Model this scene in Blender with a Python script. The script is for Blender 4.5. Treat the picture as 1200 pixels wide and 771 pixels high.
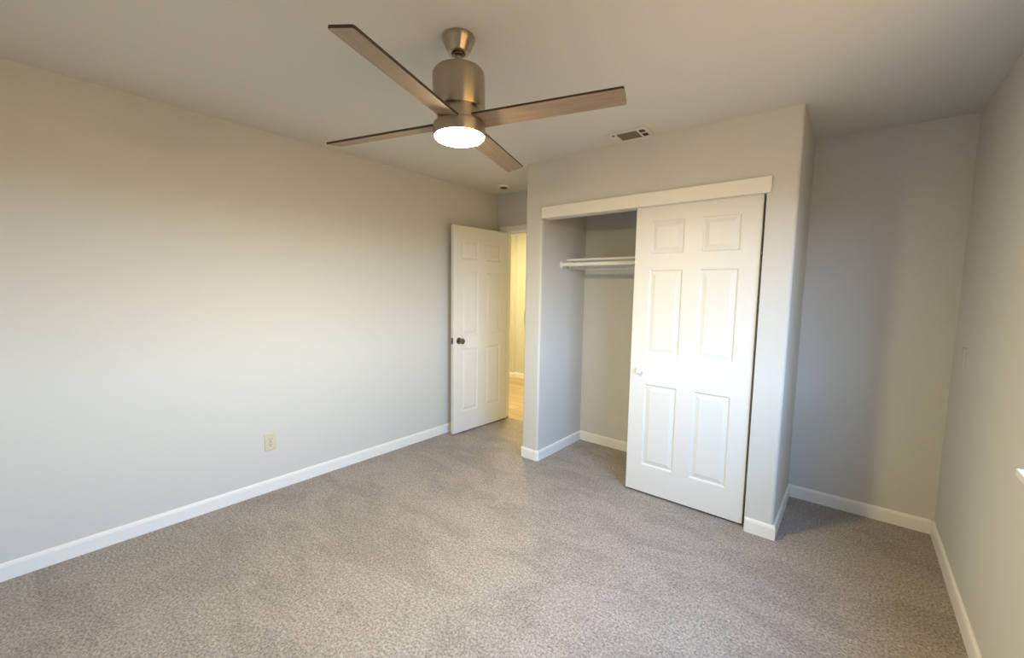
import bpy, bmesh, math
from mathutils import Vector, Matrix

scene = bpy.context.scene
for o in list(bpy.data.objects):
    bpy.data.objects.remove(o, do_unlink=True)
COL = scene.collection
R = math.radians

# ------------------------------------------------------------------ room dimensions (metres)
H = 2.44            # ceiling height
W = 3.533           # left wall x = 0, right wall x = W
YB = 0.705          # back wall
YF = -3.35          # wall behind the camera
XA, XI = 0.935, 1.098     # partition left of the closet
XJ, XE = 2.645, 2.795     # pier right of the closet
XC = 2.68                 # inside of the closet's right wall
WT = 0.11                 # wall thickness
HALL_Y = 2.50
WIN_Y0, WIN_Y1, WIN_Z0, WIN_Z1 = -2.36, -0.785, 0.878, 2.06

# ------------------------------------------------------------------ camera
cam_data = bpy.data.cameras.new('camera')
cam = bpy.data.objects.new('camera', cam_data)
COL.objects.link(cam)
pitch, roll, yaw = R(-5.344), R(0.8902), R(39.3005)
F = Vector((-math.sin(yaw) * math.cos(pitch), math.cos(yaw) * math.cos(pitch), math.sin(pitch)))
RT = Vector((math.cos(yaw), math.sin(yaw), 0))
UP = RT.cross(F)
R2 = RT * math.cos(roll) + UP * math.sin(roll)
U2 = -RT * math.sin(roll) + UP * math.cos(roll)
m = Matrix((R2, U2, -F)).transposed().to_4x4()
m.translation = Vector((3.0716, -2.7678, 1.4277))
cam.matrix_world = m
cam_data.sensor_fit = 'HORIZONTAL'
cam_data.sensor_width = 36
cam_data.lens = 489.26 * 36 / 1200
cam_data.clip_start = 0.02
scene.camera = cam

# ------------------------------------------------------------------ light and exposure
scene.view_settings.view_transform = 'Standard'
scene.view_settings.look = 'None'
scene.view_settings.gamma = 1
scene.view_settings.use_curve_mapping = False
scene.view_settings.exposure = 0.0
GROUND_COL = (4.4, 2.6, 0.9, 1)        # lit yard below the horizon
SKY_LOW = (17.5, 21.5, 29.5, 1)        # bright hazy sky towards the horizon
SKY_HIGH = (8.0, 15.0, 28.0, 1)        # deeper blue sky overhead
LENS = 410.0
LENS_COL = (1.0, 0.82, 0.39, 1)
HALL_W = 66.0

world = bpy.data.worlds.new('sky')
scene.world = world
world.use_nodes = True
nt = world.node_tree
nt.nodes.clear()
out = nt.nodes.new('ShaderNodeOutputWorld')
bg = nt.nodes.new('ShaderNodeBackground')
tc = nt.nodes.new('ShaderNodeTexCoord')
sx = nt.nodes.new('ShaderNodeSeparateXYZ')
rp = nt.nodes.new('ShaderNodeValToRGB')
mr = nt.nodes.new('ShaderNodeMapRange')
mr.inputs['From Min'].default_value = -1.0
mr.inputs['From Max'].default_value = 1.0
nt.links.new(tc.outputs['Generated'], sx.inputs[0])
nt.links.new(sx.outputs['Z'], mr.inputs['Value'])
nt.links.new(mr.outputs[0], rp.inputs[0])
e = rp.color_ramp.elements
e[0].position, e[0].color = 0.495, GROUND_COL
e[1].position, e[1].color = 0.505, SKY_LOW
q = e.new(0.58); q.color = SKY_LOW
q = e.new(0.65); q.color = SKY_HIGH
nt.links.new(rp.outputs[0], bg.inputs['Color'])
bg.inputs['Strength'].default_value = 1.0
nt.links.new(bg.outputs[0], out.inputs[0])

pl = bpy.data.lights.new('window_portal', 'AREA')     # sampling portal of the window opening, gives no light itself
pl.shape = 'RECTANGLE'
pl.size, pl.size_y = WIN_Z1 - WIN_Z0, WIN_Y1 - WIN_Y0
pl.cycles.is_portal = True
po = bpy.data.objects.new('window_portal', pl)
po.location = (W + 0.13, (WIN_Y0 + WIN_Y1) / 2, (WIN_Z0 + WIN_Z1) / 2)
po.rotation_euler = (0, R(90), 0)
COL.objects.link(po)

hl = bpy.data.lights.new('hall_ceiling_lamp', 'AREA')
hl.shape = 'DISK'
hl.size = 0.3
hl.energy = HALL_W
hl.color = (1.0, 0.82, 0.38)
ho = bpy.data.objects.new('hall_ceiling_lamp', hl)
ho.location = (-0.30, 1.40, 2.40)
COL.objects.link(ho)

# ------------------------------------------------------------------ materials
def nodes_of(name):
    mt = bpy.data.materials.new(name)
    mt.use_nodes = True
    return mt, mt.node_tree, mt.node_tree.nodes['Principled BSDF']

def plain(name, col, rough=0.5, metal=0.0, bump=0.0, scale=200.0, spec=0.5):
    mt, t, b = nodes_of(name)
    tcn = t.nodes.new('ShaderNodeTexCoord')
    nz = t.nodes.new('ShaderNodeTexNoise')
    nz.inputs['Scale'].default_value = scale
    nz.inputs['Detail'].default_value = 3
    t.links.new(tcn.outputs['Object'], nz.inputs['Vector'])
    mx = t.nodes.new('ShaderNodeMixRGB')
    mx.inputs[1].default_value = (*[c * 0.985 for c in col], 1)
    mx.inputs[2].default_value = (*[min(1, c * 1.015) for c in col], 1)
    t.links.new(nz.outputs['Fac'], mx.inputs[0])
    t.links.new(mx.outputs[0], b.inputs['Base Color'])
    b.inputs['Roughness'].default_value = rough
    b.inputs['Metallic'].default_value = metal
    b.inputs['Specular IOR Level'].default_value = spec
    if bump:
        bp = t.nodes.new('ShaderNodeBump')
        bp.inputs['Strength'].default_value = bump
        bp.inputs['Distance'].default_value = 0.002
        t.links.new(nz.outputs['Fac'], bp.inputs['Height'])
        t.links.new(bp.outputs[0], b.inputs['Normal'])
    return mt

WALL = plain('wall_paint', (0.645, 0.628, 0.583), 0.75, bump=0.10, scale=130, spec=0.25)
CEIL = plain('ceiling_paint', (0.68, 0.668, 0.618), 0.85, bump=0.12, scale=110, spec=0.2)
TRIM = plain('white_trim_paint', (0.86, 0.835, 0.785), 0.38, spec=0.4)
DOOR = plain('white_door_paint', (0.765, 0.745, 0.70), 0.40, spec=0.4)
IVORY = plain('ivory_plastic', (0.66, 0.58, 0.43), 0.4)
WHITEP = plain('white_plastic', (0.78, 0.77, 0.74), 0.4)
GREYP = plain('painted_plate', (0.60, 0.59, 0.565), 0.6, spec=0.3)
DARK = plain('vent_shade_paint', (0.03, 0.026, 0.02), 0.8)  # near-black colour standing in for the shade inside the ceiling register
SLOT = plain('slot_dark', (0.10, 0.08, 0.05), 0.7)
PEWTER = plain('dark_pewter', (0.24, 0.215, 0.19), 0.26, metal=1.0)
VINYL = plain('white_vinyl', (0.80, 0.80, 0.79), 0.4)
DUCT = plain('duct_metal', (0.20, 0.165, 0.11), 0.6, metal=0.3)

def brushed():
    mt, t, b = nodes_of('brushed_nickel')
    tcn = t.nodes.new('ShaderNodeTexCoord')
    mp = t.nodes.new('ShaderNodeMapping')
    mp.inputs['Scale'].default_value = (40, 40, 900)
    nz = t.nodes.new('ShaderNodeTexNoise')
    nz.inputs['Scale'].default_value = 1.0
    nz.inputs['Detail'].default_value = 4
    t.links.new(tcn.outputs['Object'], mp.inputs[0])
    t.links.new(mp.outputs[0], nz.inputs['Vector'])
    mx = t.nodes.new('ShaderNodeMixRGB')
    mx.inputs[1].default_value = (0.40, 0.335, 0.26, 1)
    mx.inputs[2].default_value = (0.48, 0.41, 0.325, 1)
    t.links.new(nz.outputs['Fac'], mx.inputs[0])
    t.links.new(mx.outputs[0], b.inputs['Base Color'])
    b.inputs['Metallic'].default_value = 1.0
    b.inputs['Roughness'].default_value = 0.30
    b.inputs['Anisotropic'].default_value = 0.85
    b.inputs['Anisotropic Rotation'].default_value = 0.25
    tg = t.nodes.new('ShaderNodeTangent')
    tg.direction_type = 'RADIAL'
    tg.axis = 'Z'
    t.links.new(tg.outputs[0], b.inputs['Tangent'])
    return mt
NICKEL = brushed()

def blade_wood():
    mt, t, b = nodes_of('weathered_wood_veneer')
    tcn = t.nodes.new('ShaderNodeTexCoord')
    mp = t.nodes.new('ShaderNodeMapping')
    mp.inputs['Scale'].default_value = (5, 90, 30)
    nz = t.nodes.new('ShaderNodeTexNoise')
    nz.inputs['Scale'].default_value = 1.0
    nz.inputs['Detail'].default_value = 6
    nz.inputs['Distortion'].default_value = 0.6
    t.links.new(tcn.outputs['UV'], mp.inputs[0])
    t.links.new(mp.outputs[0], nz.inputs['Vector'])
    cr = t.nodes.new('ShaderNodeValToRGB')
    cr.color_ramp.elements[0].position, cr.color_ramp.elements[0].color = 0.30, (0.25, 0.175, 0.125, 1)
    cr.color_ramp.elements[1].position, cr.color_ramp.elements[1].color = 0.70, (0.34, 0.255, 0.19, 1)
    t.links.new(nz.outputs['Fac'], cr.inputs[0])
    t.links.new(cr.outputs[0], b.inputs['Base Color'])
    b.inputs['Roughness'].default_value = 0.5
    return mt
BLADE = blade_wood()
BLADE_EDGE = plain('dark_blade_edge', (0.045, 0.028, 0.016), 0.5)

def carpet():
    mt, t, b = nodes_of('loop_carpet')
    tcn = t.nodes.new('ShaderNodeTexCoord')
    def noise(scale, detail, rough=0.5, vec=None, dist=0.0):
        n = t.nodes.new('ShaderNodeTexNoise')
        n.inputs['Scale'].default_value = scale
        n.inputs['Detail'].default_value = detail
        n.inputs['Roughness'].default_value = rough
        n.inputs['Distortion'].default_value = dist
        t.links.new(vec or tcn.outputs['Object'], n.inputs['Vector'])
        return n
    def ramp(src, p0, c0, p1, c1):
        r = t.nodes.new('ShaderNodeValToRGB')
        r.color_ramp.elements[0].position, r.color_ramp.elements[0].color = p0, (*c0, 1)
        r.color_ramp.elements[1].position, r.color_ramp.elements[1].color = p1, (*c1, 1)
        t.links.new(src, r.inputs[0])
        return r
    def mult(a, bb, f=1.0):
        mx = t.nodes.new('ShaderNodeMixRGB')
        mx.blend_type = 'MULTIPLY'
        mx.inputs[0].default_value = f
        t.links.new(a, mx.inputs[1]); t.links.new(bb, mx.inputs[2])
        return mx
    fine = noise(95, 4, 0.75)
    base = ramp(fine.outputs['Fac'], 0.36, (0.20, 0.167, 0.147), 0.64, (0.575, 0.502, 0.458))
    mp = t.nodes.new('ShaderNodeMapping')
    mp.inputs['Rotation'].default_value = (0, 0, R(-62))
    mp.inputs['Scale'].default_value = (1.0, 1.9, 1.0)
    t.links.new(tcn.outputs['Object'], mp.inputs[0])
    tracks = noise(2.2, 5, 0.62, mp.outputs[0], 0.9)           # brushed pile left by the vacuum cleaner
    tr = ramp(tracks.outputs['Fac'], 0.40, (0.84, 0.84, 0.835), 0.56, (1.0, 1.0, 1.0))
    clump = noise(28, 3, 0.6)
    cl = ramp(clump.outputs['Fac'], 0.35, (0.88, 0.88, 0.88), 0.65, (1.0, 1.0, 1.0))
    c = mult(mult(base.outputs[0], tr.outputs[0]).outputs[0], cl.outputs[0])
    t.links.new(c.outputs[0], b.inputs['Base Color'])
    b.inputs['Roughness'].default_value = 1.0
    b.inputs['Specular IOR Level'].default_value = 0.1
    b.inputs['Sheen Weight'].default_value = 0.15
    bp = t.nodes.new('ShaderNodeBump')
    bp.inputs['Strength'].default_value = 0.7
    bp.inputs['Distance'].default_value = 0.008
    t.links.new(fine.outputs['Fac'], bp.inputs['Height'])
    t.links.new(bp.outputs[0], b.inputs['Normal'])
    return mt
CARPET = carpet()

def planks():
    mt, t, b = nodes_of('hall_planks')
    tcn = t.nodes.new('ShaderNodeTexCoord')
    br = t.nodes.new('ShaderNodeTexBrick')
    br.inputs['Scale'].default_value = 1.0
    br.inputs['Brick Width'].default_value = 1.2
    br.inputs['Row Height'].default_value = 0.15
    br.inputs['Mortar Size'].default_value = 0.004
    br.inputs['Color1'].default_value = (0.52, 0.40, 0.27, 1)
    br.inputs['Color2'].default_value = (0.40, 0.30, 0.20, 1)
    br.inputs['Mortar'].default_value = (0.22, 0.16, 0.10, 1)
    t.links.new(tcn.outputs['Object'], br.inputs['Vector'])
    t.links.new(br.outputs[0], b.inputs['Base Color'])
    b.inputs['Roughness'].default_value = 0.4
    return mt
PLANK = planks()

def emitter():
    mt, t, b = nodes_of('frosted_lit_lens')
    b.inputs['Base Color'].default_value = (0.9, 0.88, 0.82, 1)
    b.inputs['Roughness'].default_value = 0.4
    b.inputs['Emission Color'].default_value = LENS_COL
    b.inputs['Emission Strength'].default_value = LENS
    return mt
LIT = emitter()

def window_glass():
    mt = bpy.data.materials.new('window_glass')
    mt.use_nodes = True
    t = mt.node_tree
    t.nodes.clear()
    o = t.nodes.new('ShaderNodeOutputMaterial')
    tr = t.nodes.new('ShaderNodeBsdfTransparent')
    tr.inputs[0].default_value = (0.93, 0.95, 0.94, 1)
    gl = t.nodes.new('ShaderNodeBsdfGlossy')
    gl.inputs['Roughness'].default_value = 0.02
    lw = t.nodes.new('ShaderNodeLayerWeight')
    pw = t.nodes.new('ShaderNodeMath'); pw.operation = 'POWER'; pw.inputs[1].default_value = 5.0
    fr = t.nodes.new('ShaderNodeMath'); fr.operation = 'MULTIPLY_ADD'       # thin-pane reflectance, same from both sides
    fr.inputs[1].default_value = 0.90; fr.inputs[2].default_value = 0.04
    t.links.new(lw.outputs['Facing'], pw.inputs[0])
    t.links.new(pw.outputs[0], fr.inputs[0])
    mx = t.nodes.new('ShaderNodeMixShader')
    t.links.new(fr.outputs[0], mx.inputs[0])
    t.links.new(tr.outputs[0], mx.inputs[1])
    t.links.new(gl.outputs[0], mx.inputs[2])
    t.links.new(mx.outputs[0], o.inputs[0])
    return mt
GLASS = window_glass()

# ------------------------------------------------------------------ helpers
def tag(o, label=None, cat=None, kind=None, group=None):
    if label: o['label'] = label
    if cat: o['category'] = cat
    if kind: o['kind'] = kind
    if group: o['group'] = group
    return o

def link(name, bm, mats, parent=None, loc=None, rot=None, smooth=False, bevel=0.0, seg=2):
    bmesh.ops.recalc_face_normals(bm, faces=bm.faces[:])
    me = bpy.data.meshes.new(name)
    bm.to_mesh(me)
    bm.free()
    for mt in (mats if isinstance(mats, (list, tuple)) else [mats]):
        me.materials.append(mt)
    if smooth:
        for p in me.polygons:
            p.use_smooth = True
    o = bpy.data.objects.new(name, me)
    COL.objects.link(o)
    if parent: o.parent = parent
    if loc is not None: o.location = loc
    if rot is not None: o.rotation_euler = rot
    if smooth:
        md = o.modifiers.new('split', 'EDGE_SPLIT')
        md.split_angle = R(38)
    if bevel:
        md = o.modifiers.new('soft_edges', 'BEVEL')
        md.width = bevel
        md.segments = seg
        md.limit_method = 'ANGLE'
        md.angle_limit = R(40)
    return o

def empty(name, loc, rot=None):
    o = bpy.data.objects.new(name, None)
    o.empty_display_size = 0.1
    COL.objects.link(o)
    o.location = loc
    if rot is not None: o.rotation_euler = rot
    return o

def box(bm, x0, y0, z0, x1, y1, z1, mi=0):
    vs = [bm.verts.new(p) for p in ((x0, y0, z0), (x1, y0, z0), (x1, y1, z0), (x0, y1, z0),
                                    (x0, y0, z1), (x1, y0, z1), (x1, y1, z1), (x0, y1, z1))]
    for f in ((0, 3, 2, 1), (4, 5, 6, 7), (0, 1, 5, 4), (1, 2, 6, 5), (2, 3, 7, 6), (3, 0, 4, 7)):
        fc = bm.faces.new([vs[i] for i in f])
        fc.material_index = mi
    return vs

def boxes(*bs):
    bm = bmesh.new()
    for b in bs: box(bm, *b)
    return bm

def prism(bm, pts, z0, z1):
    lo = [bm.verts.new((x, y, z0)) for x, y in pts]
    hi = [bm.verts.new((x, y, z1)) for x, y in pts]
    n = len(pts)
    bm.faces.new(lo[::-1]); bm.faces.new(hi)
    for i in range(n):
        bm.faces.new((lo[i], lo[(i + 1) % n], hi[(i + 1) % n], hi[i]))

def arc(cx, cy, r, a0, a1, n=7):
    return [(cx + r * math.cos(R(a0 + (a1 - a0) * i / n)), cy + r * math.sin(R(a0 + (a1 - a0) * i / n))) for i in range(n + 1)]

def lathe(bm, prof, seg=48, axis='Z', mi=0):
    """prof = [(radius, height)...] turned about the axis through the origin"""
    rings = []
    for r, h in prof:
        ring = []
        for i in range(seg if r > 1e-6 else 1):
            a = 2 * math.pi * i / seg
            c, s = r * math.cos(a), r * math.sin(a)
            p = {'Z': (c, s, h), 'X': (h, c, s), 'Y': (c, h, s)}[axis]
            ring.append(bm.verts.new(p))
        rings.append(ring)
    for A, B in zip(rings, rings[1:]):
        for i in range(seg):
            j = (i + 1) % seg
            if len(A) == 1 and len(B) == 1: continue
            if len(A) == 1: f = bm.faces.new((A[0], B[i], B[j]))
            elif len(B) == 1: f = bm.faces.new((A[i], A[j], B[0]))
            else: f = bm.faces.new((A[i], A[j], B[j], B[i]))
            f.material_index = mi

def sweep(bm, path, prof, closed=False):
    """sweep a 2-D profile (offset to the room side, height) along a plan path; the room lies left of the path"""
    n = len(path)
    rows = []
    for i in range(n):
        P = Vector(path[i])
        d0 = (P - Vector(path[i - 1])).normalized() if i > 0 else None
        d1 = (Vector(path[i + 1]) - P).normalized() if i < n - 1 else None
        n0 = Vector((-d0.y, d0.x)) if d0 else None
        n1 = Vector((-d1.y, d1.x)) if d1 else None
        if n0 and n1:
            mt = (n0 + n1)
            mt = mt / max(0.2, mt.dot(n0))
        else:
            mt = n0 or n1
        rows.append([bm.verts.new((P.x + mt.x * o, P.y + mt.y * o, z)) for o, z in prof])
    k = len(prof)
    for A, B in zip(rows, rows[1:]):
        for j in range(k):
            bm.faces.new((A[j], B[j], B[(j + 1) % k], A[(j + 1) % k]))
    bm.faces.new(rows[0]); bm.faces.new(rows[-1][::-1])

# ------------------------------------------------------------------ room shell
S = 'structure'
tag(link('floor', boxes((-0.1, YF - 0.1, -0.12, W + 0.13, YB + 0.06, 0.0)), CARPET), 'taupe speckled carpet covering the bedroom, closet and nook floor', 'floor', S)
tag(link('ceiling', boxes((-0.1, YF - 0.1, H, W + 0.13, YB + WT, H + 0.1)), CEIL), 'plain flat painted bedroom ceiling around the fan', 'ceiling', S)
tag(link('wall_left', boxes((-0.1, YF - 0.1, 0, 0, YB + WT, H)), WALL), 'long bare grey wall with the ivory outlet, left of the open door', 'wall', S)
tag(link('wall_front', boxes((0, YF - 0.1, 0, W, YF, H)), WALL), 'bare bedroom wall opposite the closet', 'wall', S)
DX0, DX1, DZ = 0.115, 0.885, 2.035    # entry opening
tag(link('wall_back', boxes((0, YB, 0, DX0 - 0.015, YB + 0.10, H), (DX1 + 0.015, YB, 0, W, YB + 0.10, H),
                            (DX0 - 0.015, YB, DZ + 0.012, DX1 + 0.015, YB + 0.10, H)), WALL),
    'back wall behind the doorway, closet and nook', 'wall', S)
tag(link('wall_right', boxes((W, YF - 0.1, 0, W + 0.13, YB + 0.10, WIN_Z0), (W, YF - 0.1, WIN_Z1, W + 0.13, YB + 0.10, H),
                             (W, YF - 0.1, WIN_Z0, W + 0.13, WIN_Y0, WIN_Z1), (W, WIN_Y1, WIN_Z0, W + 0.13, YB + 0.10, WIN_Z1)), WALL),
    'shaded grey wall at the right edge, beside the nook', 'wall', S)

bm = bmesh.new()
rr = 0.018
HZ = 2.03
lower_left = arc(XA + rr, rr, rr, 180, 270) + arc(XI - rr, rr, rr, 270, 360) + [(XI, YB), (XA, YB)]
prism(bm, lower_left, 0, HZ)
lower_right = [(XJ, WT), (XJ, 0)] + arc(XE - rr, rr, rr, 270, 360) + [(XE, YB), (XC, YB), (XC, WT)]
prism(bm, lower_right, 0, HZ)
upper = arc(XA + rr, rr, rr, 180, 270) + arc(XE - rr, rr, rr, 270, 360) + [(XE, YB), (XC, YB), (XC, WT), (XI, WT), (XI, YB), (XA, YB)]
prism(bm, upper, HZ, H)
tag(link('wall_closet', bm, WALL), 'grey closet front wall with the wide door opening and narrow end piers', 'wall', S)

# baseboards
BP = [(0, 0), (0.013, 0), (0.013, 0.068), (0.010, 0.080), (0.004, 0.086), (0, 0.086)]
def baseboard(name, path, label):
    b = bmesh.new()
    sweep(b, path, BP)
    tag(link(name, b, TRIM), label, 'baseboard', S)
baseboard('baseboard_left', [(0, YB), (0, YF)], 'white baseboard along the long left wall')
baseboard('baseboard_partition', [(XI, YB - 0.013)] + [(XI, 0.07), (XI, 0.012)] + [(XI - 0.012, 0), (XA + 0.012, 0), (XA, 0.012), (XA, YB)],
          'white baseboard wrapping the narrow pier between doorway and closet')
baseboard('baseboard_closet', [(XC, YB), (XI, YB)], 'white baseboard at the back of the open closet')
baseboard('baseboard_pier', [(XE, YB - 0.013), (XE, 0), (XJ + 0.004, 0)], 'white baseboard around the pier right of the sliding door')
baseboard('baseboard_nook', [(W - 0.013, YB), (XE, YB)], 'white baseboard on the back of the shaded nook')
baseboard('baseboard_right', [(W, YF), (W, YB)], 'white baseboard along the right wall')

# window in the right wall (its far end of sill just enters the frame)
yc = (WIN_Y0 + WIN_Y1) / 2
bm = bmesh.new()
xa, xb = W + 0.07, W + 0.125
fw = 0.045
box(bm, xa, WIN_Y0, WIN_Z0, xb, WIN_Y1, WIN_Z0 + fw); box(bm, xa, WIN_Y0, WIN_Z1 - fw, xb, WIN_Y1, WIN_Z1)
box(bm, xa, WIN_Y0, WIN_Z0 + fw, xb, WIN_Y0 + fw, WIN_Z1 - fw); box(bm, xa, WIN_Y1 - fw, WIN_Z0 + fw, xb, WIN_Y1, WIN_Z1 - fw)
box(bm, xa + 0.01, yc - 0.025, WIN_Z0 + fw, xb - 0.01, yc + 0.025, WIN_Z1 - fw)
win = tag(link('window_1', bm, VINYL, bevel=0.003), 'bright window in the right wall whose white sill tip shows at the edge', 'window', S)
bm = bmesh.new()
box(bm, W + 0.094, WIN_Y0 + fw, WIN_Z0 + fw, W + 0.098, yc - 0.025, WIN_Z1 - fw)
box(bm, W + 0.094, yc + 0.025, WIN_Z0 + fw, W + 0.098, WIN_Y1 - fw, WIN_Z1 - fw)
link('pane', bm, GLASS, win)
link('window_sill', boxes((W - 0.030, WIN_Y0 - 0.04, WIN_Z0 - 0.012, W - 0.0005, WIN_Y1 + 0.025, WIN_Z0 + 0.012),
                          (W - 0.0005, WIN_Y0 + 0.001, WIN_Z0 + 0.0005, W + 0.07, WIN_Y1 - 0.001, WIN_Z0 + 0.012)), TRIM, win, bevel=0.003)

# entry door frame: jambs, head, stop, casing
bm = bmesh.new()
jt = 0.015
box(bm, DX0 - jt, YB - 0.004, 0, DX0, YB + 0.104, DZ)
box(bm, DX1, YB - 0.004, 0, DX1 + jt, YB + 0.104, DZ)
box(bm, DX0 - jt, YB - 0.004, DZ, DX1 + jt, YB + 0.104, DZ + 0.012)
box(bm, DX0, YB + 0.040, 0, DX0 + 0.010, YB + 0.070, DZ)
box(bm, DX1 - 0.010, YB + 0.040, 0, DX1, YB + 0.070, DZ)
box(bm, DX0 + 0.010, YB + 0.040, DZ - 0.010, DX1 - 0.010, YB + 0.070, DZ)
for ya, yb in ((YB - 0.016, YB - 0.004), (YB + 0.104, YB + 0.116)):
    cw = 0.057
    x0 = max(DX0 - 0.010 - cw, 0.015)
    box(bm, x0, ya, 0.0, DX0 - 0.010, yb, DZ + 0.006)
    x1 = min(DX1 + 0.010 + cw, XA - 0.014)
    box(bm, DX1 + 0.010, ya, 0.0, x1, yb, DZ + 0.006)
    box(bm, x0, ya, DZ + 0.006, x1, yb, DZ + 0.006 + cw)
tag(link('trim_1', bm, TRIM, bevel=0.002), 'pale door casing and jamb around the bedroom doorway', 'door frame', S)

# fascia board over the sliding door
tag(link('trim_2', boxes((XI + 0.008, -0.020, 1.994, 2.667, -0.0005, 2.081)), TRIM, bevel=0.002),
    'white fascia board running across the top of the closet opening', 'trim', S)

# ------------------------------------------------------------------ hall beyond the door
HX0, HX1 = -2.3, 1.9
HY0 = YB + 0.10
xs = -1.155        # outside corner on the far hall wall
tag(link('floor_hall', boxes((HX0, YB + 0.06, -0.12, HX1, HALL_Y + 0.3, -0.002)), PLANK), 'tan plank floor glimpsed in the hall beyond the doorway', 'floor', S)
tag(link('ceiling_hall', boxes((HX0, HY0, H, HX1, HALL_Y + 0.3, H + 0.1)), CEIL), 'hall ceiling beyond the doorway', 'ceiling', S)
bm = bmesh.new()
prism(bm, [(HX0, HALL_Y - 0.08), (xs, HALL_Y - 0.08), (xs, HALL_Y), (HX1, HALL_Y), (HX1, HALL_Y + 0.1), (HX0, HALL_Y + 0.1)], 0, H)
tag(link('wall_hall', bm, WALL), 'warmly lit far wall of the hall seen through the doorway', 'wall', S)
tag(link('wall_hall_left', boxes((HX0 - 0.1, HY0 - 0.2, 0, HX0, HALL_Y + 0.3, H)), WALL), 'hall end wall beyond the doorway', 'wall', S)
tag(link('wall_hall_right', boxes((HX1, HY0, 0, HX1 + 0.1, HALL_Y + 0.3, H)), WALL), 'opposite end wall of the hall', 'wall', S)
tag(link('wall_hall_near', boxes((HX0, YB, 0, -0.1, HY0, H)), WALL), 'hall wall continuing past the bedroom', 'wall', S)
baseboard('baseboard_hall', [(HX1, HALL_Y), (xs, HALL_Y), (xs, HALL_Y - 0.08), (HX0, HALL_Y - 0.08)], 'white baseboard on the far hall wall through the doorway')

# ------------------------------------------------------------------ six-panel doors
def panel_door(width, height, t, panels):
    """slab x 0..width, y -t..0, z 0..height with moulded panels on both faces"""
    bm = bmesh.new()
    xsx = sorted({0, width, *[a for p in panels for a in (p[0], p[2])]})
    zsz = sorted({0, height, *[a for p in panels for a in (p[1], p[3])]})
    pset = {(round(p[0], 4), round(p[1], 4)): p for p in panels}
    for face, sgn in ((0.0, 1), (-t, -1)):
        for i in range(len(xsx) - 1):
            for j in range(len(zsz) - 1):
                a0, a1, b0, b1 = xsx[i], xsx[i + 1], zsz[j], zsz[j + 1]
                if (round(a0, 4), round(b0, 4)) in pset:
                    rings = []
                    for ins, dep in ((0, 0), (0.004, -0.0015), (0.010, -0.0085), (0.017, -0.0085), (0.042, -0.0015)):
                        y = face + sgn * dep
                        rings.append([bm.verts.new(q) for q in ((a0 + ins, y, b0 + ins), (a1 - ins, y, b0 + ins), (a1 - ins, y, b1 - ins), (a0 + ins, y, b1 - ins))])
                    for A, B in zip(rings, rings[1:]):
                        for k in range(4):
                            bm.faces.new((A[k], A[(k + 1) % 4], B[(k + 1) % 4], B[k]))
                    bm.faces.new(rings[-1])
                else:
                    bm.faces.new([bm.verts.new(q) for q in ((a0, face, b0), (a1, face, b0), (a1, face, b1), (a0, face, b1))])
    for q in (((0, 0, 0), (0, -t, 0), (0, -t, height), (0, 0, height)), ((width, 0, 0), (width, -t, 0), (width, -t, height), (width, 0, height)),
              ((0, 0, 0), (width, 0, 0), (width, -t, 0), (0, -t, 0)), ((0, 0, height), (width, 0, height), (width, -t, height), (0, -t, height))):
        bm.faces.new([bm.verts.new(p) for p in q])
    bmesh.ops.remove_doubles(bm, verts=bm.verts[:], dist=0.0002)
    return bm

def six(width, z):
    c0, c1, c2, c3 = 0.105 * width / 0.755, 0.325 * width / 0.755, 0.430 * width / 0.755, 0.650 * width / 0.755
    return [(a, z[i], b, z[i + 1]) for i in (0, 2, 4) for a, b in ((c0, c1), (c2, c3))]

# entry door, swung open towards the left wall
hinge, free = Vector((0.162, 0.700)), Vector((0.127, -0.052))
dw = (free - hinge).length
ang = math.atan2(free.y - hinge.y, free.x - hinge.x)
zs = (0.20, 0.83, 0.96, 1.585, 1.70, 1.885)
d1 = tag(link('door_1', panel_door(dw, 2.015, 0.035, six(dw, zs)), DOOR, loc=(hinge.x, hinge.y, 0.014), rot=(0, 0, ang)),
         'white six-panel bedroom door standing open against the left wall', 'door', S)
kx, kz = dw - 0.068, 0.915
bm = bmesh.new()
lathe(bm, [(0, 0.0), (0.0325, 0.0), (0.0325, 0.005), (0.028, 0.010), (0.013, 0.012), (0.011, 0.030), (0.020, 0.036), (0.027, 0.046), (0.028, 0.055), (0.024, 0.063), (0.012, 0.067), (0, 0.068)], 32, 'Y')
kn = link('door_knob', bm, PEWTER, d1, loc=(kx, 0, kz), smooth=True)
kn['label'] = 'dark pewter round door knob'
bm = bmesh.new()
lathe(bm, [(0, 0.0), (0.0325, 0.0), (0.0325, -0.005), (0.013, -0.010), (0.011, -0.022), (0.024, -0.030), (0.026, -0.040), (0.014, -0.047), (0, -0.048)], 32, 'Y')
link('door_knob', bm, PEWTER, d1, loc=(kx, -0.035, kz), smooth=True)
lp = link('latch_plate', boxes((-0.0005, -0.030, -0.030, 0.002, -0.005, 0.030), (0.002, -0.024, -0.010, 0.010, -0.011, 0.010)), PEWTER, d1, loc=(dw, 0, kz))
lp['label'] = 'dark metal latch plate on the door edge'
for hz in (0.22, 1.0, 1.80):
    bm = bmesh.new()
    lathe(bm, [(0, -0.045), (0.006, -0.045), (0.006, 0.045), (0, 0.045)], 16)
    box(bm, -0.002, 0.0, -0.044, 0.0, 0.030, 0.044)
    link('hinge', bm, PEWTER, d1, loc=(-0.004, -0.036, hz))

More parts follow.
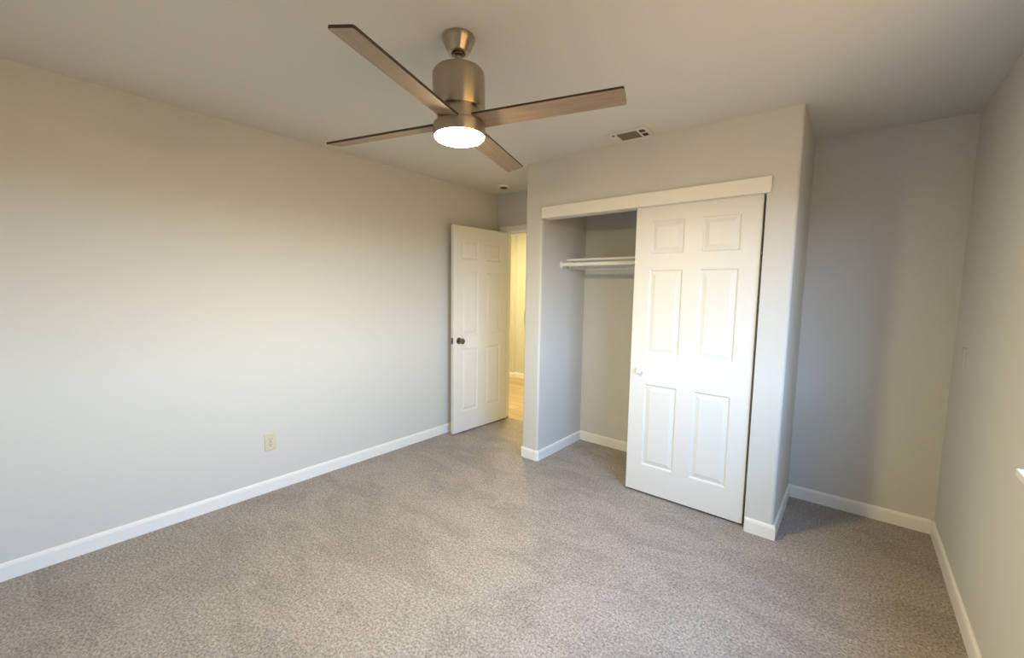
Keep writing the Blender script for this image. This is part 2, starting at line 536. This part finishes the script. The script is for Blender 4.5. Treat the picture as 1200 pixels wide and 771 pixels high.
# sliding closet door
SX0, SX1, SY = 1.873, 2.628, 0.030
sw = SX1 - SX0
zs2 = (0.195, 0.775, 0.985, 1.560, 1.665, 1.885)
d2 = tag(link('door_2', panel_door(sw, 2.005, 0.035, six(sw, zs2)), DOOR, loc=(SX1, SY, 0.018), rot=(0, 0, math.pi)),
         'white six-panel sliding door covering the right half of the closet', 'door', S)
bm = bmesh.new()
lathe(bm, [(0, 0), (0.010, 0), (0.010, 0.010), (0.017, 0.016), (0.019, 0.022), (0.015, 0.028), (0, 0.030)], 28, 'Y')
link('pull_knob', bm, TRIM, d2, loc=(sw - 0.068, 0, 0.862), smooth=True)
bm = boxes((XI + 0.01, 0.022, 1.996, XJ - 0.002, 0.095, HZ - 0.0005))
tag(link('trim_3', bm, TRIM), 'white sliding track box hidden behind the closet fascia', 'trim', S)

# ------------------------------------------------------------------ closet shelf and rod
sh = tag(link('closet_shelf', boxes((XI + 0.001, 0.385, 1.686, XC - 0.001, YB - 0.001, 1.704)), TRIM, bevel=0.002),
         'white closet shelf spanning the back above the hanging rod', 'shelf')
cleat = boxes((XI + 0.001, YB - 0.020, 1.620, XC - 0.001, YB - 0.001, 1.686), (XI + 0.001, 0.41, 1.620, XI + 0.019, YB - 0.020, 1.686),
              (XC - 0.019, 0.40, 1.620, XC - 0.001, YB - 0.020, 1.686))
link('cleat', cleat, TRIM, sh, bevel=0.002)
rod = empty('closet_rod', (XI, 0.30, 1.650))
tag(rod, 'white hanging rod fixed just under the closet shelf', 'closet rod')
bm = bmesh.new()
lathe(bm, [(0, 0.004), (0.0165, 0.004), (0.0165, XC - XI - 0.004), (0, XC - XI - 0.004)], 28, 'X')
link('rod', bm, TRIM, rod, smooth=True)
for xx, sgn in ((0.0005, 1), (XC - XI - 0.0005, -1)):
    bm = bmesh.new()
    lathe(bm, [(0, 0), (0.033, 0), (0.033, 0.004 * sgn), (0.024, 0.006 * sgn), (0.023, 0.016 * sgn), (0.0175, 0.016 * sgn), (0.0175, 0.004 * sgn)], 28, 'X')
    link('rod_socket', bm, WHITEP, rod, loc=(xx, 0, 0), smooth=True)

# ------------------------------------------------------------------ ceiling fan
FX, FY = 1.7585, -1.5334
fan = empty('ceiling_fan', (FX, FY, H))
tag(fan, 'brushed nickel ceiling fan with four wood blades and a glowing light', 'ceiling fan')
PIV = Vector((0, 0, -0.03))
TILT = Matrix.Translation(PIV) @ Matrix.Rotation(-0.0239, 4, 'Y') @ Matrix.Rotation(-0.0019, 4, 'X') @ Matrix.Translation(-PIV)
def fan_part(name, bm, mats, parent=fan, smooth=True, tilt=True):
    if tilt: bmesh.ops.transform(bm, matrix=TILT, verts=bm.verts[:])
    return link(name, bm, mats, parent, smooth=smooth)
bm = bmesh.new()
lathe(bm, [(0, -0.0005), (0.062, -0.0005), (0.0655, -0.004), (0.0655, -0.012), (0.062, -0.020), (0.0455, -0.058), (0.042, -0.063), (0.030, -0.064), (0.028, -0.055), (0, -0.050)], 64)
fan_part('canopy', bm, NICKEL, tilt=False)
bm = bmesh.new()
lathe(bm, [(0, -0.040), (0.020, -0.045), (0.024, -0.058), (0.021, -0.070), (0.0125, -0.076), (0, -0.076)], 32)
hb = fan_part('hanger_ball', bm, PEWTER)
hb['label'] = 'dark hanger ball under the canopy'
bm = bmesh.new()
lathe(bm, [(0, -0.070), (0.0125, -0.070), (0.0125, -0.125), (0.020, -0.126), (0.020, -0.140), (0, -0.140)], 32)
fan_part('downrod', bm, NICKEL)
bm = bmesh.new()
lathe(bm, [(0, -0.126), (0.060, -0.127), (0.085, -0.130), (0.098, -0.136), (0.1045, -0.146), (0.106, -0.158), (0.106, -0.286), (0.104, -0.289), (0.080, -0.289), (0, -0.289)], 96)
fan_part('motor_housing', bm, NICKEL)
bm = bmesh.new()
lathe(bm, [(0, -0.288), (0.090, -0.288), (0.090, -0.343), (0, -0.343)], 64)
fan_part('hub', bm, NICKEL)
bm = bmesh.new()
lathe(bm, [(0, -0.342), (0.103, -0.342), (0.106, -0.345), (0.106, -0.388), (0.1045, -0.392), (0.101, -0.392), (0.101, -0.388), (0, -0.386)], 96)
kit = fan_part('light_kit', bm, NICKEL)
bm = bmesh.new()
lathe(bm, [(0.1005, -0.388), (0.1005, -0.393), (0.097, -0.398), (0.080, -0.4045), (0.050, -0.4085), (0, -0.410)], 64)
ln = fan_part('lens', bm, LIT, parent=kit)
ln['label'] = 'glowing round frosted lens'

def blade_bm(a):
    bm = bmesh.new()
    uv = bm.loops.layers.uv.new('UVMap')
    r0, r1, w0, w1, th = 0.070, 0.6604, 0.047, 0.0455, 0.0045
    cr = 0.007
    outline = [(r0, -w0), (r1 - cr, -w1)] + [(r1 - cr + cr * math.sin(R(t)), -w1 + cr - cr * math.cos(R(t))) for t in (30, 60, 90)] \
        + [(r1 - cr + cr * math.cos(R(t)), w1 - cr + cr * math.sin(R(t))) for t in (0, 30, 60, 90)] + [(r0, w0)]
    lo = [bm.verts.new((x, y, -th)) for x, y in outline]
    hi = [bm.verts.new((x, y, th)) for x, y in outline]
    fb = bm.faces.new(lo[::-1]); ft = bm.faces.new(hi)
    for f, off in ((fb, 0.0), (ft, 3.0)):
        for l in f.loops:
            l[uv].uv = (l.vert.co.x + a + off, l.vert.co.y)
    n = len(outline)
    for i in range(n):
        f = bm.faces.new((lo[i], lo[(i + 1) % n], hi[(i + 1) % n], hi[i]))
        f.material_index = 1
    ptc = -0.2062
    u = Vector((math.cos(a), math.sin(a), 0)); v0 = Vector((-math.sin(a), math.cos(a), 0))
    v = v0 * math.cos(ptc) + Vector((0, 0, 1)) * math.sin(ptc)
    w = u.cross(v)
    M = Matrix((u, v, w)).transposed().to_4x4()
    M.translation = Vector((0, 0, 2.1037 - H))
    bmesh.ops.transform(bm, matrix=M, verts=bm.verts[:])
    return bm
for k in range(4):
    fan_part('blade', blade_bm(-1.2486 + k * math.pi / 2), [BLADE, BLADE_EDGE], smooth=False)

# ------------------------------------------------------------------ ceiling register
vent = empty('ceiling_vent', (1.862, -0.120, H), (0, 0, R(4)))
tag(vent, 'rectangular metal air register in the ceiling near the closet', 'air vent')
VL, VW = 0.140, 0.088
bm = bmesh.new()
def frame_rect(bm, a, b, c, d, z0, z1):
    """flat ring between half sizes (a,b) outer and (c,d) inner"""
    box(bm, -a, -b, z0, a, -d, z1); box(bm, -a, d, z0, a, b, z1)
    box(bm, -a, -d, z0, -c, d, z1); box(bm, c, -d, z0, a, d, z1)
frame_rect(bm, VL, VW, VL - 0.026, VW - 0.026, -0.006, -0.0005)
box(bm, -0.076, -VW + 0.026, -0.006, -0.066, VW - 0.026, -0.0005)
box(bm, 0.066, -VW + 0.026, -0.006, 0.076, VW - 0.026, -0.0005)
box(bm, 0.076, -0.005, -0.006, VL - 0.026, 0.005, -0.0005)
box(bm, -VL + 0.026, -VW + 0.026, -0.006, -0.098, VW - 0.026, -0.0005)
box(bm, -0.098, -0.030, -0.006, -0.076, VW - 0.026, -0.0005)
box(bm, -0.082, -VW + 0.026, -0.006, -0.076, -0.030, -0.0005)
link('frame', bm, CEIL, vent, bevel=0.0015)
link('duct_shade', boxes((-VL + 0.02, -VW + 0.02, -0.0012, VL - 0.02, VW - 0.02, -0.0004)), DARK, vent)['label'] = 'flat dark sheet painted as the shade behind the louvers'  # thin sheet under the ceiling, shade of the hollow put into its colour
for i in range(8):
    y = -0.054 + i * 0.0155
    bm = bmesh.new()
    vs = [bm.verts.new(q) for q in ((-0.066, y - 0.005, -0.0015), (0.066, y - 0.005, -0.0015), (0.066, y + 0.005, -0.0065), (-0.066, y + 0.005, -0.0065))]
    bm.faces.new(vs)
    r_ = bmesh.ops.extrude_face_region(bm, geom=bm.faces[:])
    bmesh.ops.translate(bm, verts=[g for g in r_['geom'] if isinstance(g, bmesh.types.BMVert)], vec=(0, 0.0008, 0.0012))
    link('louver', bm, DUCT, vent)

# ------------------------------------------------------------------ smoke detector
sd = empty('smoke_detector', (0.352, 0.395, H))
tag(sd, 'small round smoke detector on the ceiling above the open door', 'smoke detector')
bm = bmesh.new()
lathe(bm, [(0, -0.0005), (0.060, -0.0005), (0.062, -0.004), (0.060, -0.016), (0.054, -0.022), (0.040, -0.024), (0.040, -0.020), (0, -0.020)], 48)
link('base', bm, WHITEP, sd, smooth=True)
bm = bmesh.new()
lathe(bm, [(0.038, -0.019), (0.038, -0.026), (0.030, -0.032), (0.0, -0.034)], 48)
g = link('sensor_grille', bm, SLOT, sd, smooth=True)
g['label'] = 'dark sensor grille in the middle'

# ------------------------------------------------------------------ wall plates
def rounded_plate(w, h, t, r=0.006):
    bm = bmesh.new()
    pts = arc(w / 2 - r, h / 2 - r, r, 0, 90, 4) + arc(-w / 2 + r, h / 2 - r, r, 90, 180, 4) + arc(-w / 2 + r, -h / 2 + r, r, 180, 270, 4) + arc(w / 2 - r, -h / 2 + r, r, 270, 360, 4)
    k = 0.94
    a = [bm.verts.new((0, x, y)) for x, y in pts]
    b = [bm.verts.new((t * 0.6, x, y)) for x, y in pts]
    c = [bm.verts.new((t, x * k, y * k)) for x, y in pts]
    n = len(pts)
    bm.faces.new(a[::-1]); bm.faces.new(c)
    for A, B in ((a, b), (b, c)):
        for i in range(n):
            bm.faces.new((A[i], A[(i + 1) % n], B[(i + 1) % n], B[i]))
    return bm

ou = empty('wall_outlet', (0.0005, -1.648, 0.352))
tag(ou, 'ivory duplex power outlet low on the long left wall', 'outlet')
link('cover_plate', rounded_plate(0.072, 0.117, 0.006), IVORY, ou)
for zz in (0.020, -0.020):
    bm = bmesh.new()
    pts = arc(0, 0, 0.0165, 35, 145, 8) + arc(0, 0, 0.0165, 215, 325, 8)
    a = [bm.verts.new((0.0055, x, y)) for x, y in pts]; b = [bm.verts.new((0.0085, x, y)) for x, y in pts]
    bm.faces.new(a[::-1]); bm.faces.new(b)
    for i in range(len(pts)):
        bm.faces.new((a[i], a[(i + 1) % len(pts)], b[(i + 1) % len(pts)], b[i]))
    rc = link('receptacle', bm, IVORY, ou, loc=(0, 0, zz))
    link('slot', boxes((0.008, -0.0075, -0.001, 0.0089, -0.0050, 0.008), (0.008, 0.0050, -0.001, 0.0089, 0.0075, 0.008), (0.008, -0.003, -0.011, 0.0089, 0.003, -0.006)), SLOT, rc)
bm = bmesh.new()
lathe(bm, [(0, 0.006), (0.0035, 0.006), (0.0035, 0.0075), (0, 0.008)], 16, 'X')
link('screw', bm, PEWTER, ou)

sw_ = empty('light_switch', (XA - 0.0005, 0.0525, 1.193), (0, 0, math.pi))
tag(sw_, 'grey light switch plate on the doorway side of the narrow pier', 'light switch')
link('cover_plate', rounded_plate(0.072, 0.124, 0.014), GREYP, sw_)
link('rocker', boxes((0.013, -0.016, -0.033, 0.019, 0.016, 0.033)), GREYP, sw_, bevel=0.002)

bp_ = empty('wall_plate', (W - 0.0005, 0.40, 1.105), (0, 0, math.pi))
tag(bp_, 'blank wall plate painted the wall grey, on the right wall near the nook', 'wall plate')
link('plate', rounded_plate(0.070, 0.117, 0.007), GREYP, bp_)
for zz in (0.042, -0.042):
    bm = bmesh.new()
    lathe(bm, [(0, 0.007), (0.0033, 0.007), (0.0033, 0.0082), (0, 0.0085)], 16, 'X')
    link('screw', bm, GREYP, bp_, loc=(0, 0, zz))
